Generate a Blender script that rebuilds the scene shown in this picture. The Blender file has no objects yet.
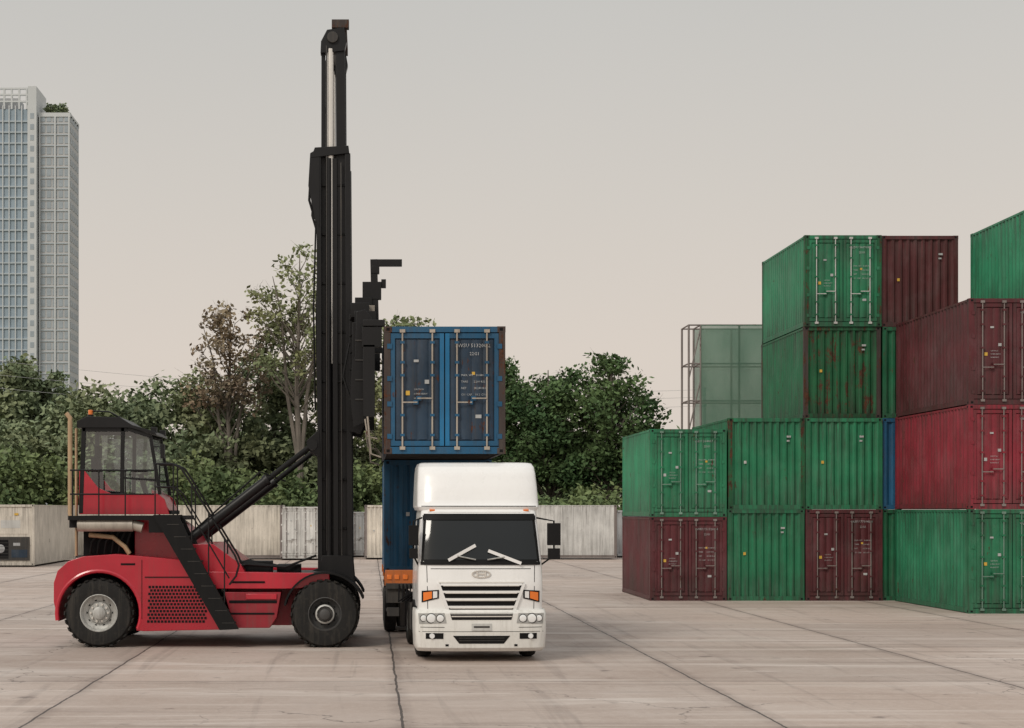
import bpy, math, random
import numpy as np
from mathutils import Vector, Matrix
random.seed(7)
R=math.radians
S=bpy.context.scene
COL=S.collection

# ---------------------------------------------------------------- mesh builder
class MB:
    def __init__(s,M=None):
        s.v=[];s.f=[];s.m=[];s.mats=[];s.M=M or Matrix()
    def mi(s,mat):
        if mat not in s.mats: s.mats.append(mat)
        return s.mats.index(mat)
    def add(s,vs,fs,mat):
        b=len(s.v); k=s.mi(mat)
        for p in vs: s.v.append(tuple(s.M@Vector(p)))
        for f in fs: s.f.append([b+i for i in f]); s.m.append(k)
    def box(s,x0,x1,y0,y1,z0,z1,mat):
        if x0>x1:x0,x1=x1,x0
        vs=[(x0,y0,z0),(x1,y0,z0),(x1,y1,z0),(x0,y1,z0),(x0,y0,z1),(x1,y0,z1),(x1,y1,z1),(x0,y1,z1)]
        s.add(vs,[(0,3,2,1),(4,5,6,7),(0,1,5,4),(1,2,6,5),(2,3,7,6),(3,0,4,7)],mat)
    def tube(s,pts,r,mat,n=8,cap=True):
        pts=[Vector(p) for p in pts]
        rs=r if isinstance(r,(list,tuple)) else [r]*len(pts)
        vs=[];fs=[];prev=None
        for i,p in enumerate(pts):
            a=pts[max(i-1,0)];b=pts[min(i+1,len(pts)-1)]
            d=(b-a).normalized()
            if prev is None:
                u=d.orthogonal().normalized()
            else:
                u=(prev-d*prev.dot(d)).normalized()
            prev=u; w=d.cross(u)
            for k in range(n):
                t=2*math.pi*k/n
                vs.append(p+(u*math.cos(t)+w*math.sin(t))*rs[i])
        for i in range(len(pts)-1):
            for k in range(n):
                a=i*n+k;b=i*n+(k+1)%n
                fs.append((a,b,b+n,a+n))
        if cap:
            fs.append(tuple(range(n-1,-1,-1)));q=(len(pts)-1)*n
            fs.append(tuple(range(q,q+n)))
        s.add(vs,fs,mat)
    def cyl(s,a,b,r,mat,n=14): s.tube([a,b],r,mat,n)
    def beam(s,a,b,w,h,mat,up=(0,0,1)):
        a=Vector(a);b=Vector(b);d=(b-a).normalized()
        u=d.cross(Vector(up))
        if u.length<1e-3:u=d.cross(Vector((1,0,0)))
        u.normalize();q=u.cross(d)
        vs=[]
        for p in (a,b):
            for i,j in((-1,-1),(1,-1),(1,1),(-1,1)):
                vs.append(p+u*(i*w/2)+q*(j*h/2))
        s.add(vs,[(0,1,2,3),(7,6,5,4),(0,4,5,1),(1,5,6,2),(2,6,7,3),(3,7,4,0)],mat)
    def prism(s,poly,y0,y1,mat):
        n=len(poly)
        vs=[(x,y0,z) for x,z in poly]+[(x,y1,z) for x,z in poly]
        fs=[tuple(range(n)),tuple(range(2*n-1,n-1,-1))]
        for i in range(n):
            j=(i+1)%n
            fs.append((i,i+n,j+n,j))
        s.add(vs,fs,mat)
    def lathe(s,prof,c,mat,n=36,axis='Y'):
        vs=[];fs=[];c=Vector(c)
        for r,h in prof:
            for k in range(n):
                t=2*math.pi*k/n
                if axis=='Y': vs.append(c+Vector((r*math.cos(t),h,r*math.sin(t))))
                elif axis=='X': vs.append(c+Vector((h,r*math.cos(t),r*math.sin(t))))
                else: vs.append(c+Vector((r*math.cos(t),r*math.sin(t),h)))
        for i in range(len(prof)-1):
            for k in range(n):
                a=i*n+k;b=i*n+(k+1)%n
                fs.append((a,b,b+n,a+n))
        s.add(vs,fs,mat)
    def obj(s,name,parent=None,smooth=35,bevel=0,seg=2,loc=None,rz=0):
        me=bpy.data.meshes.new(name);me.from_pydata(s.v,[],s.f)
        for m in s.mats: me.materials.append(m)
        me.polygons.foreach_set('material_index',s.m)
        me.update()
        if smooth:
            me.polygons.foreach_set('use_smooth',[True]*len(me.polygons))
            me.set_sharp_from_angle(angle=R(smooth))
        o=bpy.data.objects.new(name,me);COL.objects.link(o)
        if parent:o.parent=parent
        if loc:o.location=loc
        o.rotation_euler[2]=rz
        if bevel:
            b=o.modifiers.new('bevel','BEVEL');b.width=bevel;b.segments=seg;b.limit_method='ANGLE';b.angle_limit=R(40)
        return o
def empty(name,loc=(0,0,0)):
    e=bpy.data.objects.new(name,None);e.location=loc;COL.objects.link(e);e.empty_display_size=.3
    return e

# ---------------------------------------------------------------- materials
class NT:
    def __init__(s,name):
        s.mat=bpy.data.materials.new(name);s.mat.use_nodes=True
        s.t=s.mat.node_tree;s.b=s.t.nodes['Principled BSDF'];s.out=s.t.nodes['Material Output']
    def n(s,typ,ins=None,**kw):
        x=s.t.nodes.new(typ)
        for k,v in kw.items(): setattr(x,k,v)
        if ins:
            for k,v in ins.items():
                if isinstance(v,bpy.types.NodeSocket): s.t.links.new(v,x.inputs[k])
                else: x.inputs[k].default_value=v
        return x
    def math(s,op,a,b=0.0,c=None,clamp=False):
        d={0:a,1:b}
        if c is not None:d[2]=c
        return s.n('ShaderNodeMath',d,operation=op,use_clamp=clamp).outputs[0]
    def mix(s,f,a,b,blend='MIX'):
        x=s.n('ShaderNodeMix',None,data_type='RGBA',blend_type=blend)
        for i,v in((0,f),(6,a),(7,b)):
            if isinstance(v,bpy.types.NodeSocket): s.t.links.new(v,x.inputs[i])
            else: x.inputs[i].default_value=v if i==0 else (v if len(v)==4 else (*v,1))
        return x.outputs[2]
    def noise(s,vec,scale,detail=4,rough=.55,dist=0):
        return s.n('ShaderNodeTexNoise',{'Vector':vec,'Scale':scale,'Detail':detail,'Roughness':rough,'Distortion':dist}).outputs[0]
    def mapping(s,vec,scale=(1,1,1),loc=(0,0,0)):
        return s.n('ShaderNodeMapping',{'Vector':vec,'Scale':scale,'Location':loc}).outputs[0]
    def step(s,v,a,b,c=0.,d=1.):
        return s.n('ShaderNodeMapRange',{0:v,1:a,2:b,3:c,4:d},clamp=True).outputs[0]
    def set(s,k,v):
        if isinstance(v,bpy.types.NodeSocket): s.t.links.new(v,s.b.inputs[k])
        else: s.b.inputs[k].default_value=v
    def bump(s,h,strength=.3,dist=.02):
        x=s.n('ShaderNodeBump',{'Strength':strength,'Distance':dist,'Height':h});s.set('Normal',x.outputs[0])

def c4(c): return (c[0],c[1],c[2],1)
def paint(name,col,rough=.5,rust=.0,var=.25,dirt=.2,metal=0,coat=0,dcol=(.09,.075,.06),spec=.5,lowdirt=0,fade=0):
    m=NT(name)
    tc=m.n('ShaderNodeTexCoord').outputs['Object']
    oi=m.n('ShaderNodeObjectInfo').outputs['Random']
    off=m.math('MULTIPLY',oi,61.0)
    v=m.n('ShaderNodeVectorMath',{0:tc,1:m.n('ShaderNodeCombineXYZ',{0:off,1:off,2:off}).outputs[0]},operation='ADD').outputs[0]
    n1=m.noise(v,.9,4,.6)
    f=m.step(n1,.3,.72)
    lo=tuple(x*(1-var) for x in col);hi=tuple(min(1,x*(1+var*.6)+var*.02*min(1,max(col)*3)) for x in col)
    c=m.mix(f,c4(lo),c4(hi))
    tone=m.math('MULTIPLY_ADD',oi,var*1.0,1-var*.5)
    c=m.mix(1.0,c,m.n('ShaderNodeCombineXYZ',{0:tone,1:tone,2:tone}).outputs[0],'MULTIPLY')
    fine=m.noise(v,14,3,.7)
    if fade>0:   # chalky faded patches
        fp=m.noise(m.mapping(v,(1.2,1.2,.7),(5,1,8)),1.1,6,.7)
        c=m.mix(m.step(fp,.48,.72,0,fade),c,c4(tuple(x*.8+.10 for x in col)))
    if dirt>.04:
        st=m.noise(m.mapping(v,(7,7,.38)),1.6,5,.7)
        c=m.mix(m.step(st,.48,.70,0,dirt),c,c4(dcol))
        c=m.mix(m.step(fine,.55,.8,0,dirt*.7),c,c4(dcol))
    if lowdirt>0:
        z=m.n('ShaderNodeSeparateXYZ',{0:tc}).outputs[2]
        c=m.mix(m.math('MULTIPLY',m.step(z,1.3,.1,0,lowdirt),m.step(st,.3,.65)),c,c4(tuple(q*.6 for q in dcol)))
        c=m.mix(m.math('MULTIPLY',m.step(z,1.7,2.8,0,lowdirt*.9),m.step(st,.40,.66)),c,c4(tuple(q*.55 for q in dcol)))
    rg=m.step(n1,.3,.8,rough-.08,rough+.12)
    if rust>0:
        rn=m.noise(v,2.3,7,.72,.4)
        rs=m.noise(m.mapping(v,(6,6,.5)),1.4,6,.7)
        a=m.math('MULTIPLY_ADD',rs,.5,m.math('MULTIPLY',rn,.5))
        th=.66-rust*.2
        rf=m.step(a,th,th+.035)
        rc=m.mix(m.step(fine,.35,.65),(.10,.035,.015,1),(.035,.018,.012,1))
        c=m.mix(rf,c,rc)
        rg=m.math('ADD',rg,m.math('MULTIPLY',rf,.3))
    m.set('Base Color',c);m.set('Roughness',rg);m.set('Metallic',metal);m.set('Specular IOR Level',spec)
    if coat: m.set('Coat Weight',coat);m.set('Coat Roughness',.12)
    m.bump(m.noise(v,3.0,3),.15,.02)
    return m.mat
CD=dict(lowdirt=.6,spec=.35,fade=.35,dcol=(.055,.047,.04))
GREEN=paint('paint_green',(.013,.145,.064),.5,.40,.32,.45,**CD)
GREEN2=paint('paint_green_bright',(.018,.185,.086),.5,.32,.30,.42,**CD)
GREENS=paint('paint_green_lit_side',(.030,.235,.118),.5,.28,.28,.38,**CD)  # lighter copy of the green, sunlight on the left sides put into its colour
GREENR=paint('paint_green_rusty',(.012,.120,.046),.55,.66,.35,.6,dcol=(.03,.028,.02),lowdirt=.9,spec=.35)
MAROON=paint('paint_maroon',(.092,.017,.022),.5,.32,.35,.4,**CD)
BROWN=paint('paint_brown',(.085,.018,.020),.55,.3,.3,.4,**CD)
REDC=paint('paint_container_red',(.22,.018,.032),.5,.32,.28,.4,**CD)
BLUE=paint('paint_navy',(.020,.043,.075),.5,.48,.35,.45,spec=.35,fade=.3,dcol=(.05,.045,.04))
BLUEL=paint('paint_blue',(.012,.088,.18),.5,.40,.28,.4,spec=.35,fade=.2,dcol=(.05,.045,.04))
BLUEB=paint('paint_blue_bright',(.010,.14,.30),.5,.25,.2,.25,spec=.35)
WHITEC=paint('paint_reefer_white',(.70,.65,.57),.55,.26,.2,.35,lowdirt=.4,spec=.35)
WHITE2=paint('paint_reefer_cool_white',(.66,.66,.64),.55,.2,.2,.35,lowdirt=.4,spec=.35)
GREYC=paint('paint_grey',(.4,.41,.42),.5,.2,.2,.3)
HRED=paint('handler_red',(.47,.009,.028),.32,.0,.18,.18,coat=.35)
HREDD=paint('handler_red_dirty',(.28,.010,.022),.5,.1,.25,.45)
BLACK=paint('mast_black',(.006,.006,.007),.45,0,.3,.08,dcol=(.03,.026,.023),spec=.35)
BLACKM=paint('matt_black',(.006,.006,.0065),.7,0,.2,.08,dcol=(.04,.035,.03),spec=.25)
RUBBER=paint('tyre_rubber',(.018,.0175,.017),.85,0,.25,.4,dcol=(.085,.075,.062),spec=.25)
STEEL=paint('galvanised_steel',(.42,.42,.41),.42,.3,.25,.3,metal=.3)
STEELD=paint('dull_rod',(.20,.17,.16),.6,.35,.3,.4)
STEELG=paint('dull_green_rod',(.16,.27,.21),.6,.35,.3,.4)
STEELT=paint('rusty_rod',(.40,.35,.29),.6,.38,.3,.45)
CHROME=paint('chrome_rod',(.80,.77,.72),.25,0,.05,.1,metal=.5)
RIM=paint('rim_grey',(.45,.45,.43),.5,.15,.25,.55,metal=.1)
RIMD=paint('rim_dark',(.05,.05,.05),.55,.15,.25,.35)
WHITE=paint('cab_white',(.82,.82,.81),.28,0,.025,.045,coat=.5,dcol=(.3,.27,.22))
WHITED=paint('cab_white_lower',(.76,.755,.72),.35,0,.06,.26,coat=.2,dcol=(.28,.25,.2))
TAN=paint('exhaust_tan',(.42,.29,.17),.5,.2,.2,.3)
MUFF=paint('muffler_steel',(.42,.38,.33),.45,.25,.2,.3,metal=.4)
ORANGE=paint('lens_orange',(.85,.20,.02),.2,0,.05,.0,coat=.6)
ORP=paint('trailer_orange',(.55,.15,.03),.5,.2,.2,.4)
LENS=paint('lens_clear',(.88,.90,.90),.12,0,.03,.0,metal=.2,coat=.8)
MARK=paint('marking_white',(.55,.55,.53),.6,0,.15,.3)
TXT=paint('lettering_white',(.42,.43,.43),.6,0,.2,.3)
YEL=paint('marking_yellow',(.62,.38,.05),.6,0,.1,.2)
DARK=paint('dark_gap',(.006,.006,.007),.8,0,.1,.0,spec=.2)
CHASS=paint('chassis_grey',(.04,.038,.036),.7,.2,.3,.5)
RFRAME=paint('rusty_frame',(.045,.030,.026),.7,.7,.3,.5)
def glass(name,col,rough=.06,spec=.5):
    m=NT(name);m.set('Base Color',c4(col));m.set('Roughness',rough);m.set('Specular IOR Level',spec)
    tc=m.n('ShaderNodeTexCoord').outputs['Object'];m.bump(m.noise(tc,1.2,2),.02,.01)
    return m.mat
WIND=glass('windscreen_glass',(.006,.008,.009),.07)
def seeglass():
    m=NT('cab_window_glass')
    tr=m.n('ShaderNodeBsdfTransparent',{'Color':(.80,.86,.87,1)})
    gl=m.n('ShaderNodeBsdfGlossy',{'Color':(1,1,1,1),'Roughness':.04})
    mx=m.n('ShaderNodeMixShader',{0:.12,1:tr.outputs[0],2:gl.outputs[0]})
    m.t.links.new(mx.outputs[0],m.out.inputs[0]);return m.mat
CGLASS=seeglass()

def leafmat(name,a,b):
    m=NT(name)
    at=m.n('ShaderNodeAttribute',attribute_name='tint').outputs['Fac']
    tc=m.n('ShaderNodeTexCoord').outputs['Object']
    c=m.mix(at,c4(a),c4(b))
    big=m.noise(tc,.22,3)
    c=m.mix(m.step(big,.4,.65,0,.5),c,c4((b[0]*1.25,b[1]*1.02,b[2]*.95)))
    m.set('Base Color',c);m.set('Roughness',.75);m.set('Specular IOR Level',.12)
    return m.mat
LEAF=leafmat('foliage_dark',(.040,.082,.034),(.100,.165,.068))
LEAFM=leafmat('foliage_mid',(.080,.120,.055),(.16,.215,.095))
LEAFH=leafmat('foliage_hazy',(.125,.165,.095),(.21,.26,.15))  # distance haze over the far trees painted in as paler leaf colours
LEAFB=leafmat('foliage_brownish',(.16,.125,.095),(.24,.21,.14))
LEAFL=leafmat('foliage_light',(.14,.17,.085),(.25,.285,.15))
BARK=paint('bark',(.15,.13,.11),.9,0,.3,.2)

# ---------------------------------------------------------------- ground
def ground_mat():
    m=NT('concrete_yard')
    tc=m.n('ShaderNodeTexCoord').outputs['Object']
    wob=m.noise(tc,.8,3)
    sx=m.n('ShaderNodeSeparateXYZ',{0:tc})
    x=m.math('ADD',sx.outputs[0],m.math('MULTIPLY_ADD',wob,.10,4.60-.05));y=m.math('ADD',sx.outputs[1],m.math('MULTIPLY_ADD',wob,.10,.3))
    px=m.math('PINGPONG',x,2.52);py=m.math('PINGPONG',y,3.6)
    cx=m.math('FLOOR',m.math('DIVIDE',x,5.04));cy=m.math('FLOOR',m.math('DIVIDE',y,7.2))
    wn=m.n('ShaderNodeTexWhiteNoise',{'Vector':m.n('ShaderNodeCombineXYZ',{0:cx,1:cy}).outputs[0]},noise_dimensions='2D').outputs[0]
    big=m.noise(tc,.11,5,.6,.5);mid=m.noise(tc,.7,6,.65,.3);fine=m.noise(tc,9,6,.75)
    vfine=m.noise(tc,55,2,.7)
    c=m.mix(m.step(big,.3,.7),(.385,.300,.250,1),(.48,.41,.365,1))
    c=m.mix(m.step(mid,.42,.68,0,.5),c,(.30,.235,.20,1))
    c=m.mix(m.step(fine,.5,.75,0,.5),c,(.58,.51,.455,1))
    c=m.mix(m.step(vfine,.52,.75,0,.35),c,(.19,.15,.128,1))
    t=m.math('MULTIPLY_ADD',wn,.24,.88)
    c=m.mix(1.0,c,m.n('ShaderNodeCombineXYZ',{0:t,1:t,2:t}).outputs[0],'MULTIPLY')
    s1=m.noise(m.mapping(tc,(2.6,.10,1)),1.0,4,.6,.6)
    c=m.mix(m.step(s1,.57,.70,0,.34),c,(.15,.12,.105,1))
    s2=m.noise(m.mapping(tc,(.09,1.7,1),(3,9,0)),1.0,5,.6,.8)
    c=m.mix(m.step(s2,.56,.70,0,.50),c,(.17,.125,.105,1))
    s3=m.noise(m.mapping(tc,(.12,1.1,1),(13,2,0)),1.0,5,.65,.8)
    c=m.mix(m.step(s3,.54,.68,0,.6),c,(.64,.58,.53,1))
    o=m.noise(tc,1.6,4,.5)
    c=m.mix(m.step(o,.66,.74,0,.6),c,(.08,.06,.052,1))
    vd=m.n('ShaderNodeTexVoronoi',{'Vector':m.n('ShaderNodeVectorMath',{0:tc,1:m.n('ShaderNodeVectorMath',{0:m.n('ShaderNodeTexNoise',{'Vector':tc,'Scale':.9,'Detail':5.}).outputs[1],3:1.6},operation='SCALE').outputs[0]},operation='ADD').outputs[0],'Scale':.17},feature='DISTANCE_TO_EDGE').outputs[0]
    cr=m.math('MULTIPLY',m.step(vd,.0035,.0015),m.step(big,.46,.54))
    c=m.mix(m.math('MULTIPLY',cr,.65),c,(.09,.07,.06,1))
    jn=m.math('MULTIPLY_ADD',fine,.026,.006)
    j1=m.math('LESS_THAN',px,jn);j2=m.math('LESS_THAN',py,jn)
    ed=m.math('MAXIMUM',m.step(px,.22,.02,0,.42),m.step(py,.20,.02,0,.25))
    c=m.mix(m.math('MULTIPLY',ed,m.step(mid,.32,.58)),c,(.15,.115,.10,1))
    c=m.mix(m.math('MAXIMUM',m.math('MULTIPLY',j1,.92),m.math('MULTIPLY',j2,.6)),c,(.05,.04,.035,1))
    m.set('Base Color',c)
    m.set('Roughness',m.step(mid,.3,.7,.45,.85));m.set('Specular IOR Level',.45)
    h=m.math('SUBTRACT',m.math('MULTIPLY_ADD',fine,.5,mid),m.math('MULTIPLY',j1,1.5))
    m.bump(h,.35,.02)
    return m.mat
mb=MB();g=ground_mat()
mb.add([(-2500,-200,0),(2500,-200,0),(2500,4000,0),(-2500,4000,0)],[(0,1,2,3)],g)
mb.obj('ground',smooth=0)
gm=NT('grass');tc=gm.n('ShaderNodeTexCoord').outputs['Object']
gm.set('Base Color',gm.mix(gm.noise(tc,.5,6),(.07,.085,.045,1),(.14,.15,.08,1)));gm.set('Roughness',.9)
mb=MB();mb.add([(-600,112,.004),(600,112,.004),(600,1500,.004),(-600,1500,.004)],[(0,1,2,3)],gm.mat);mb.obj('grass',smooth=0)

# ---------------------------------------------------------------- containers
def add_text(txt,size,loc,parent,mat,rot=(R(90),0,0),align='LEFT'):
    cu=bpy.data.curves.new('lettering','FONT');cu.body=txt;cu.size=size;cu.align_x=align;cu.resolution_u=1
    cu.materials.append(mat)
    o=bpy.data.objects.new('lettering',cu);COL.objects.link(o);o.parent=parent;o.location=loc;o.rotation_euler=rot
def corr(mb,plane,pos,sgn,a0,a1,z0,z1,mat,period=.278,depth=.036,dent=.012):
    n=max(1,round((a1-a0)/period));p=(a1-a0)/n
    pts=[(a0,0)]
    for i in range(n):
        s=a0+i*p
        pts+= [(s+p*.13,0),(s+p*.37,1),(s+p*.63,1),(s+p*.87,0)]
    pts.append((a1,0))
    ph=random.uniform(0,9);vs=[];fs=[];rows=5
    for j in range(rows):
        z=z0+(z1-z0)*j/(rows-1)
        for a,d in pts:
            q=pos+sgn*depth*d
            if 0<j<rows-1 and a0<a<a1:
                q+=sgn*dent*(.5+.5*math.sin(a*1.9+ph+j*1.7)*math.sin(a*.8+ph*2+j))
            vs.append((q,a,z) if plane=='X' else (a,q,z))
    w=len(pts)
    for j in range(rows-1):
        for i in range(w-1): fs.append((j*w+i,j*w+i+1,(j+1)*w+i+1,(j+1)*w+i))
    mb.add(vs,fs,mat)
def container(x,y,z,h=2.9,L=6.06,mat=GREEN,end='door',rod=STEELD,rz=0,W=2.438,name='shipping_container',code=None,frame=None,hollow_bottom=False,panel=None,side=None,mid=None,sdepth=.036):
    mb=MB();w=W/2;fm=frame or mat;pm=panel or mat;sm=side or mat;mm=mid or mat
    for sx in(-1,1):
        for y0,y1 in((0,.16),(L-.16,L)):
            mb.box(sx*w,sx*(w-.13),y0,y1,.118,h-.118,fm)
        mb.box(sx*(w-.004),sx*(w-.06),.16,L-.16,.02,.16,fm if frame and rz else sm)
        mb.box(sx*(w-.004),sx*(w-.06),.16,L-.16,h-.075,h-.012,sm)
        corr(mb,'X',sx*(w-.008),-sx,.16,L-.16,.16,h-.075,sm,depth=sdepth)
        for yy in(0,L-.178):
            for zz in(0,h-.118):
                y0=yy-.004 if yy==0 else yy+.004
                mb.box(sx*(w+.004),sx*(w-.162),y0,y0+.178,zz,zz+.118,fm)
                if yy==0:
                    mb.box(sx*(w-.05),sx*(w-.115),y0-.002,y0+.01,zz+.03,zz+.088,DARK)
                mb.box(sx*(w+.006),sx*(w-.01),y0+.055,y0+.12,zz+.03,zz+.088,DARK)
    mb.box(-w+.06,w-.06,.1,L-.1,h-.05,h-.02,mat)
    if hollow_bottom:
        mb.box(-w+.06,w-.06,.1,L-.1,.14,.16,DARK)
        k=.3
        while k<L-.2:
            mb.box(-w+.06,w-.06,k,k+.05,.025,.14,CHASS);k+=.3
    else:
        mb.box(-w+.06,w-.06,.1,L-.1,.03,.16,DARK)
    mb.box(-w+.13,w-.13,.0,.10,.0,.14,mat);mb.box(-w+.162,w-.162,0,.1,h-.118,h-.004,mat)
    mb.box(-w+.13,w-.13,L-.1,L,.0,.14,mat);mb.box(-w+.162,w-.162,L-.1,L,h-.118,h-.004,mat)
    corr(mb,'Y',L-.03,-1,-w+.13,w-.13,.14,h-.118,mat,.25)
    z0,z1=.14,h-.118
    if end=='wall':
        corr(mb,'Y',.02,1,-w+.13,w-.13,z0,z1,mat,.23,.05)
        if not rz:
            xx=random.uniform(.45,.75)
            mb.box(xx,xx+.13,.004,.02,h-.62,h-.56,TXT);mb.box(xx,xx+.09,.004,.02,h-.75,h-.70,TXT)
            mb.box(-.72,-.64,.004,.02,h*.5,h*.5+.09,random.choice((YEL,TXT,MARK)))
    elif end=='door':
        for sx in(-1,1):
            a,b=(sx*.012,sx*(w-.135))
            lo,hi=min(a,b),max(a,b)
            mb.box(lo,hi,.055,.07,z0+.02,z1-.02,pm)
            for (p,q) in((lo,lo+.085),(hi-.085,hi)):
                mb.box(p,q,.012,.06,z0+.02,z1-.02,mm if min(abs(p),abs(q))<.05 else mat)
            mb.box(lo+.085,hi-.085,.014,.06,z0+.02,z0+.12,mat);mb.box(lo+.085,hi-.085,.014,.06,z1-.12,z1-.02,mat)
            ww=(hi-lo-.17)
            for k in range(4):
                c=lo+.085+ww*(k+.5)/4
                e=ww*.07
                vs=[(c-e*1.9,.0545,z0+.13),(c-e,.026,z0+.15),(c+e,.026,z0+.15),(c+e*1.9,.0545,z0+.13),
                    (c-e*1.9,.0545,z1-.13),(c-e,.026,z1-.15),(c+e,.026,z1-.15),(c+e*1.9,.0545,z1-.13)]
                mb.add(vs,[(0,1,5,4),(1,2,6,5),(2,3,7,6),(0,3,2,1),(4,5,6,7)],pm)
            for xr in(.22,.78):
                X=lo+(hi-lo)*xr
                mb.cyl((X,-.018,z0-.06),(X,-.018,z1+.05),.017,rod,8)
                for zz in(z0-.05,z1-.0): mb.box(X-.055,X+.055,-.045,-.002,zz-.01,zz+.055,rod)
                for zz in(.35,.75,1.55,h-.75,h-.35): mb.box(X-.045,X+.045,-.036,.012,zz,zz+.05,mat)
                d=1 if xr<.5 else -1
                hz=1.02 if xr<.5 else 1.10
                mb.box(X,X+d*.30,-.052,-.034,hz,hz+.025,rod)
                mb.box(X+d*.22,X+d*.32,-.04,.012,hz-.03,hz+.06,mat)
            for zz in(.3,.95,h-1.1,h-.45):
                X=b
                mb.box(X-sx*.03,X+sx*.07,-.012,.02,zz,zz+.10,mat)
        mb.box(-.012,.012,.04,.075,z0,z1,DARK)
        mb.box(.55,.61,.018,.0535,h*.62,h*.62+.06,YEL)
        mb.box(-.40,-.31,.018,.0535,h*.55,h*.55+.08,TXT)
        mb.box(-.78,-.70,.018,.0535,h*.46,h*.46+.09,YEL if code and int(code[1][0])%2 else TXT)
        mb.box(.62,.74,.018,.0535,h*.28,h*.28+.07,TXT);mb.box(-.62,-.52,.018,.0535,h*.72,h*.72+.05,TXT)
    elif end=='reefer':
        mb.box(-w+.13,w-.13,.05,.08,z0,z1,mat)
        mb.box(-w+.25,w-.25,.0,.06,.25,1.45,CHASS);mb.box(-w+.35,-.1,-.012,.01,.35,1.3,DARK)
        mb.box(.05,w-.35,-.012,.01,.4,.8,BLUE);mb.box(.05,w-.35,-.012,.01,.9,1.3,CHASS);mb.box(.15,.5,-.02,.01,1.0,1.15,GREYC)
        mb.lathe([(.0,-.02),(.20,-.02),(.24,.0)],(-.50,-.0,.85),GREYC,20)
        for k in range(5): mb.box(-w+.35,-.1,-.02,-.012,.42+k*.18,.44+k*.18,CHASS)
        mb.box(-w+.3,w-.3,.03,.06,1.6,2.5,mat);mb.box(-.5,.5,.022,.035,1.9,2.3,MARK)
        mb.box(.2,.4,.015,.03,2.55,2.66,YEL);mb.box(-.9,-.7,.015,.035,1.7,2.0,CHASS)
    o=mb.obj(name,loc=(x,y,z),rz=rz,smooth=30)
    if code and end=='door':
        pr,nm=code
        add_text(pr+' '+nm,.105,(.20,-.0,h-.42),o,TXT)
        add_text('22G1',.09,(.50,-.0,h-.58),o,TXT)
        for k,t in enumerate(('MAX. WT.  30,480 KG','TARE       2,200 KG','NET         28,280 KG','CU. CAP.   33.2 CU.M')):
            add_text(t,.058,(.33,0,h-1.0-k*.13),o,TXT)
        for k in range(3):
            add_text(('CAUTION','SUPER HEAVY','RE-INSPECT')[k],.045,(-.62,0,h*.5-k*.09),o,TXT)
    return o
FY=54.0
container(10.11,FY,0,2.66,mat=MAROON,code=('TWKU','513260 4'),L=5.9)
container(10.11,FY,2.665,2.79,mat=GREEN2,side=GREENS,rod=STEELG,code=('TSLU','204417 1'),L=5.9)
container(12.58,FY,0,2.9,mat=GREEN2,end='wall',frame=GREEN)
container(12.60,FY,2.905,2.9,mat=GREEN2,end='wall',frame=GREENR)
container(15.06,FY,0,2.9,mat=MAROON,code=('CRXU','771045 8'))
container(15.06,FY,2.905,2.9,mat=GREEN2,end='wall',frame=GREEN)
container(15.02,FY+.05,5.81,2.9,mat=GREENR,end='wall',side=GREEN,L=5.9,frame=RFRAME)
container(15.03,FY,8.715,2.9,mat=GREEN2,side=GREENS,end='door',rod=MARK,code=('GLDU','360918 2'),L=5.9,frame=GREENR)
container(17.53,FY+.1,0,2.9,mat=GREEN,end='wall')
container(17.53,FY+.1,2.905,2.9,mat=BLUEL,end='wall')
container(17.53,FY+.1,5.81,2.9,mat=GREEN,end='wall')
container(17.50,FY+.1,8.715,2.9,mat=BROWN,end='wall')
EY=47.2
container(17.84,EY,0,2.9,mat=GREEN2,side=GREENS,rod=STEELG,code=('GLDU','118342 0'),L=6.6)
container(17.84,EY,2.905,2.9,mat=REDC,code=('TRLU','640027 5'),L=6.6)
container(17.86,EY+.02,5.81,2.95,mat=MAROON,code=('CRXU','772250 1'),L=6.55)
for k,m in enumerate((GREEN,MAROON,REDC,GREENS)):
    container(20.42-(.18 if k==3 else 0),EY-.05,k*2.905,2.9,mat=m,code=('TSLU','20%d410 3'%k),L=6.7)
container(1.50,34.15,4.00,2.56,mat=BLUEL,panel=BLUE,side=BLUE,mid=BLUEB,rod=STEELT,code=('TWSU','513200 2'),frame=RFRAME,hollow_bottom=True)
container(1.54,38.6,1.46,2.55,mat=BLUEL,end='wall')
container(-18.32,86.6,.08,3.1,L=12.19,mat=WHITEC,end='reefer',name='reefer_container',sdepth=.015)
def longc(x0,y,mat,L=12.19,h=3.1,name='reefer_container',frame=STEELD):
    container(x0+L,y,.1,h,L=L,mat=mat,end='wall',rz=R(90),name=name,frame=frame,sdepth=.018)
longc(-17.3,101,WHITEC);longc(2.3,101,WHITE2)
container(-4.0,98.5,.1,3.0,L=6.06,mat=WHITE2,end='door',name='reefer_container',rod=STEELD,frame=STEELD)
container(-1.2,105,.1,2.7,mat=GREYC,end='door',frame=CHASS)
container(.9,100,.1,3.1,mat=WHITEC,end='wall',name='reefer_container',frame=STEELD)
container(16.2,104,.1,2.8,mat=GREYC,end='wall',frame=CHASS)
container(19.2,104,.1,2.8,mat=MAROON,end='wall')
longc(-34,99,WHITE2)
longc(-30,110,WHITEC)

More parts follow.
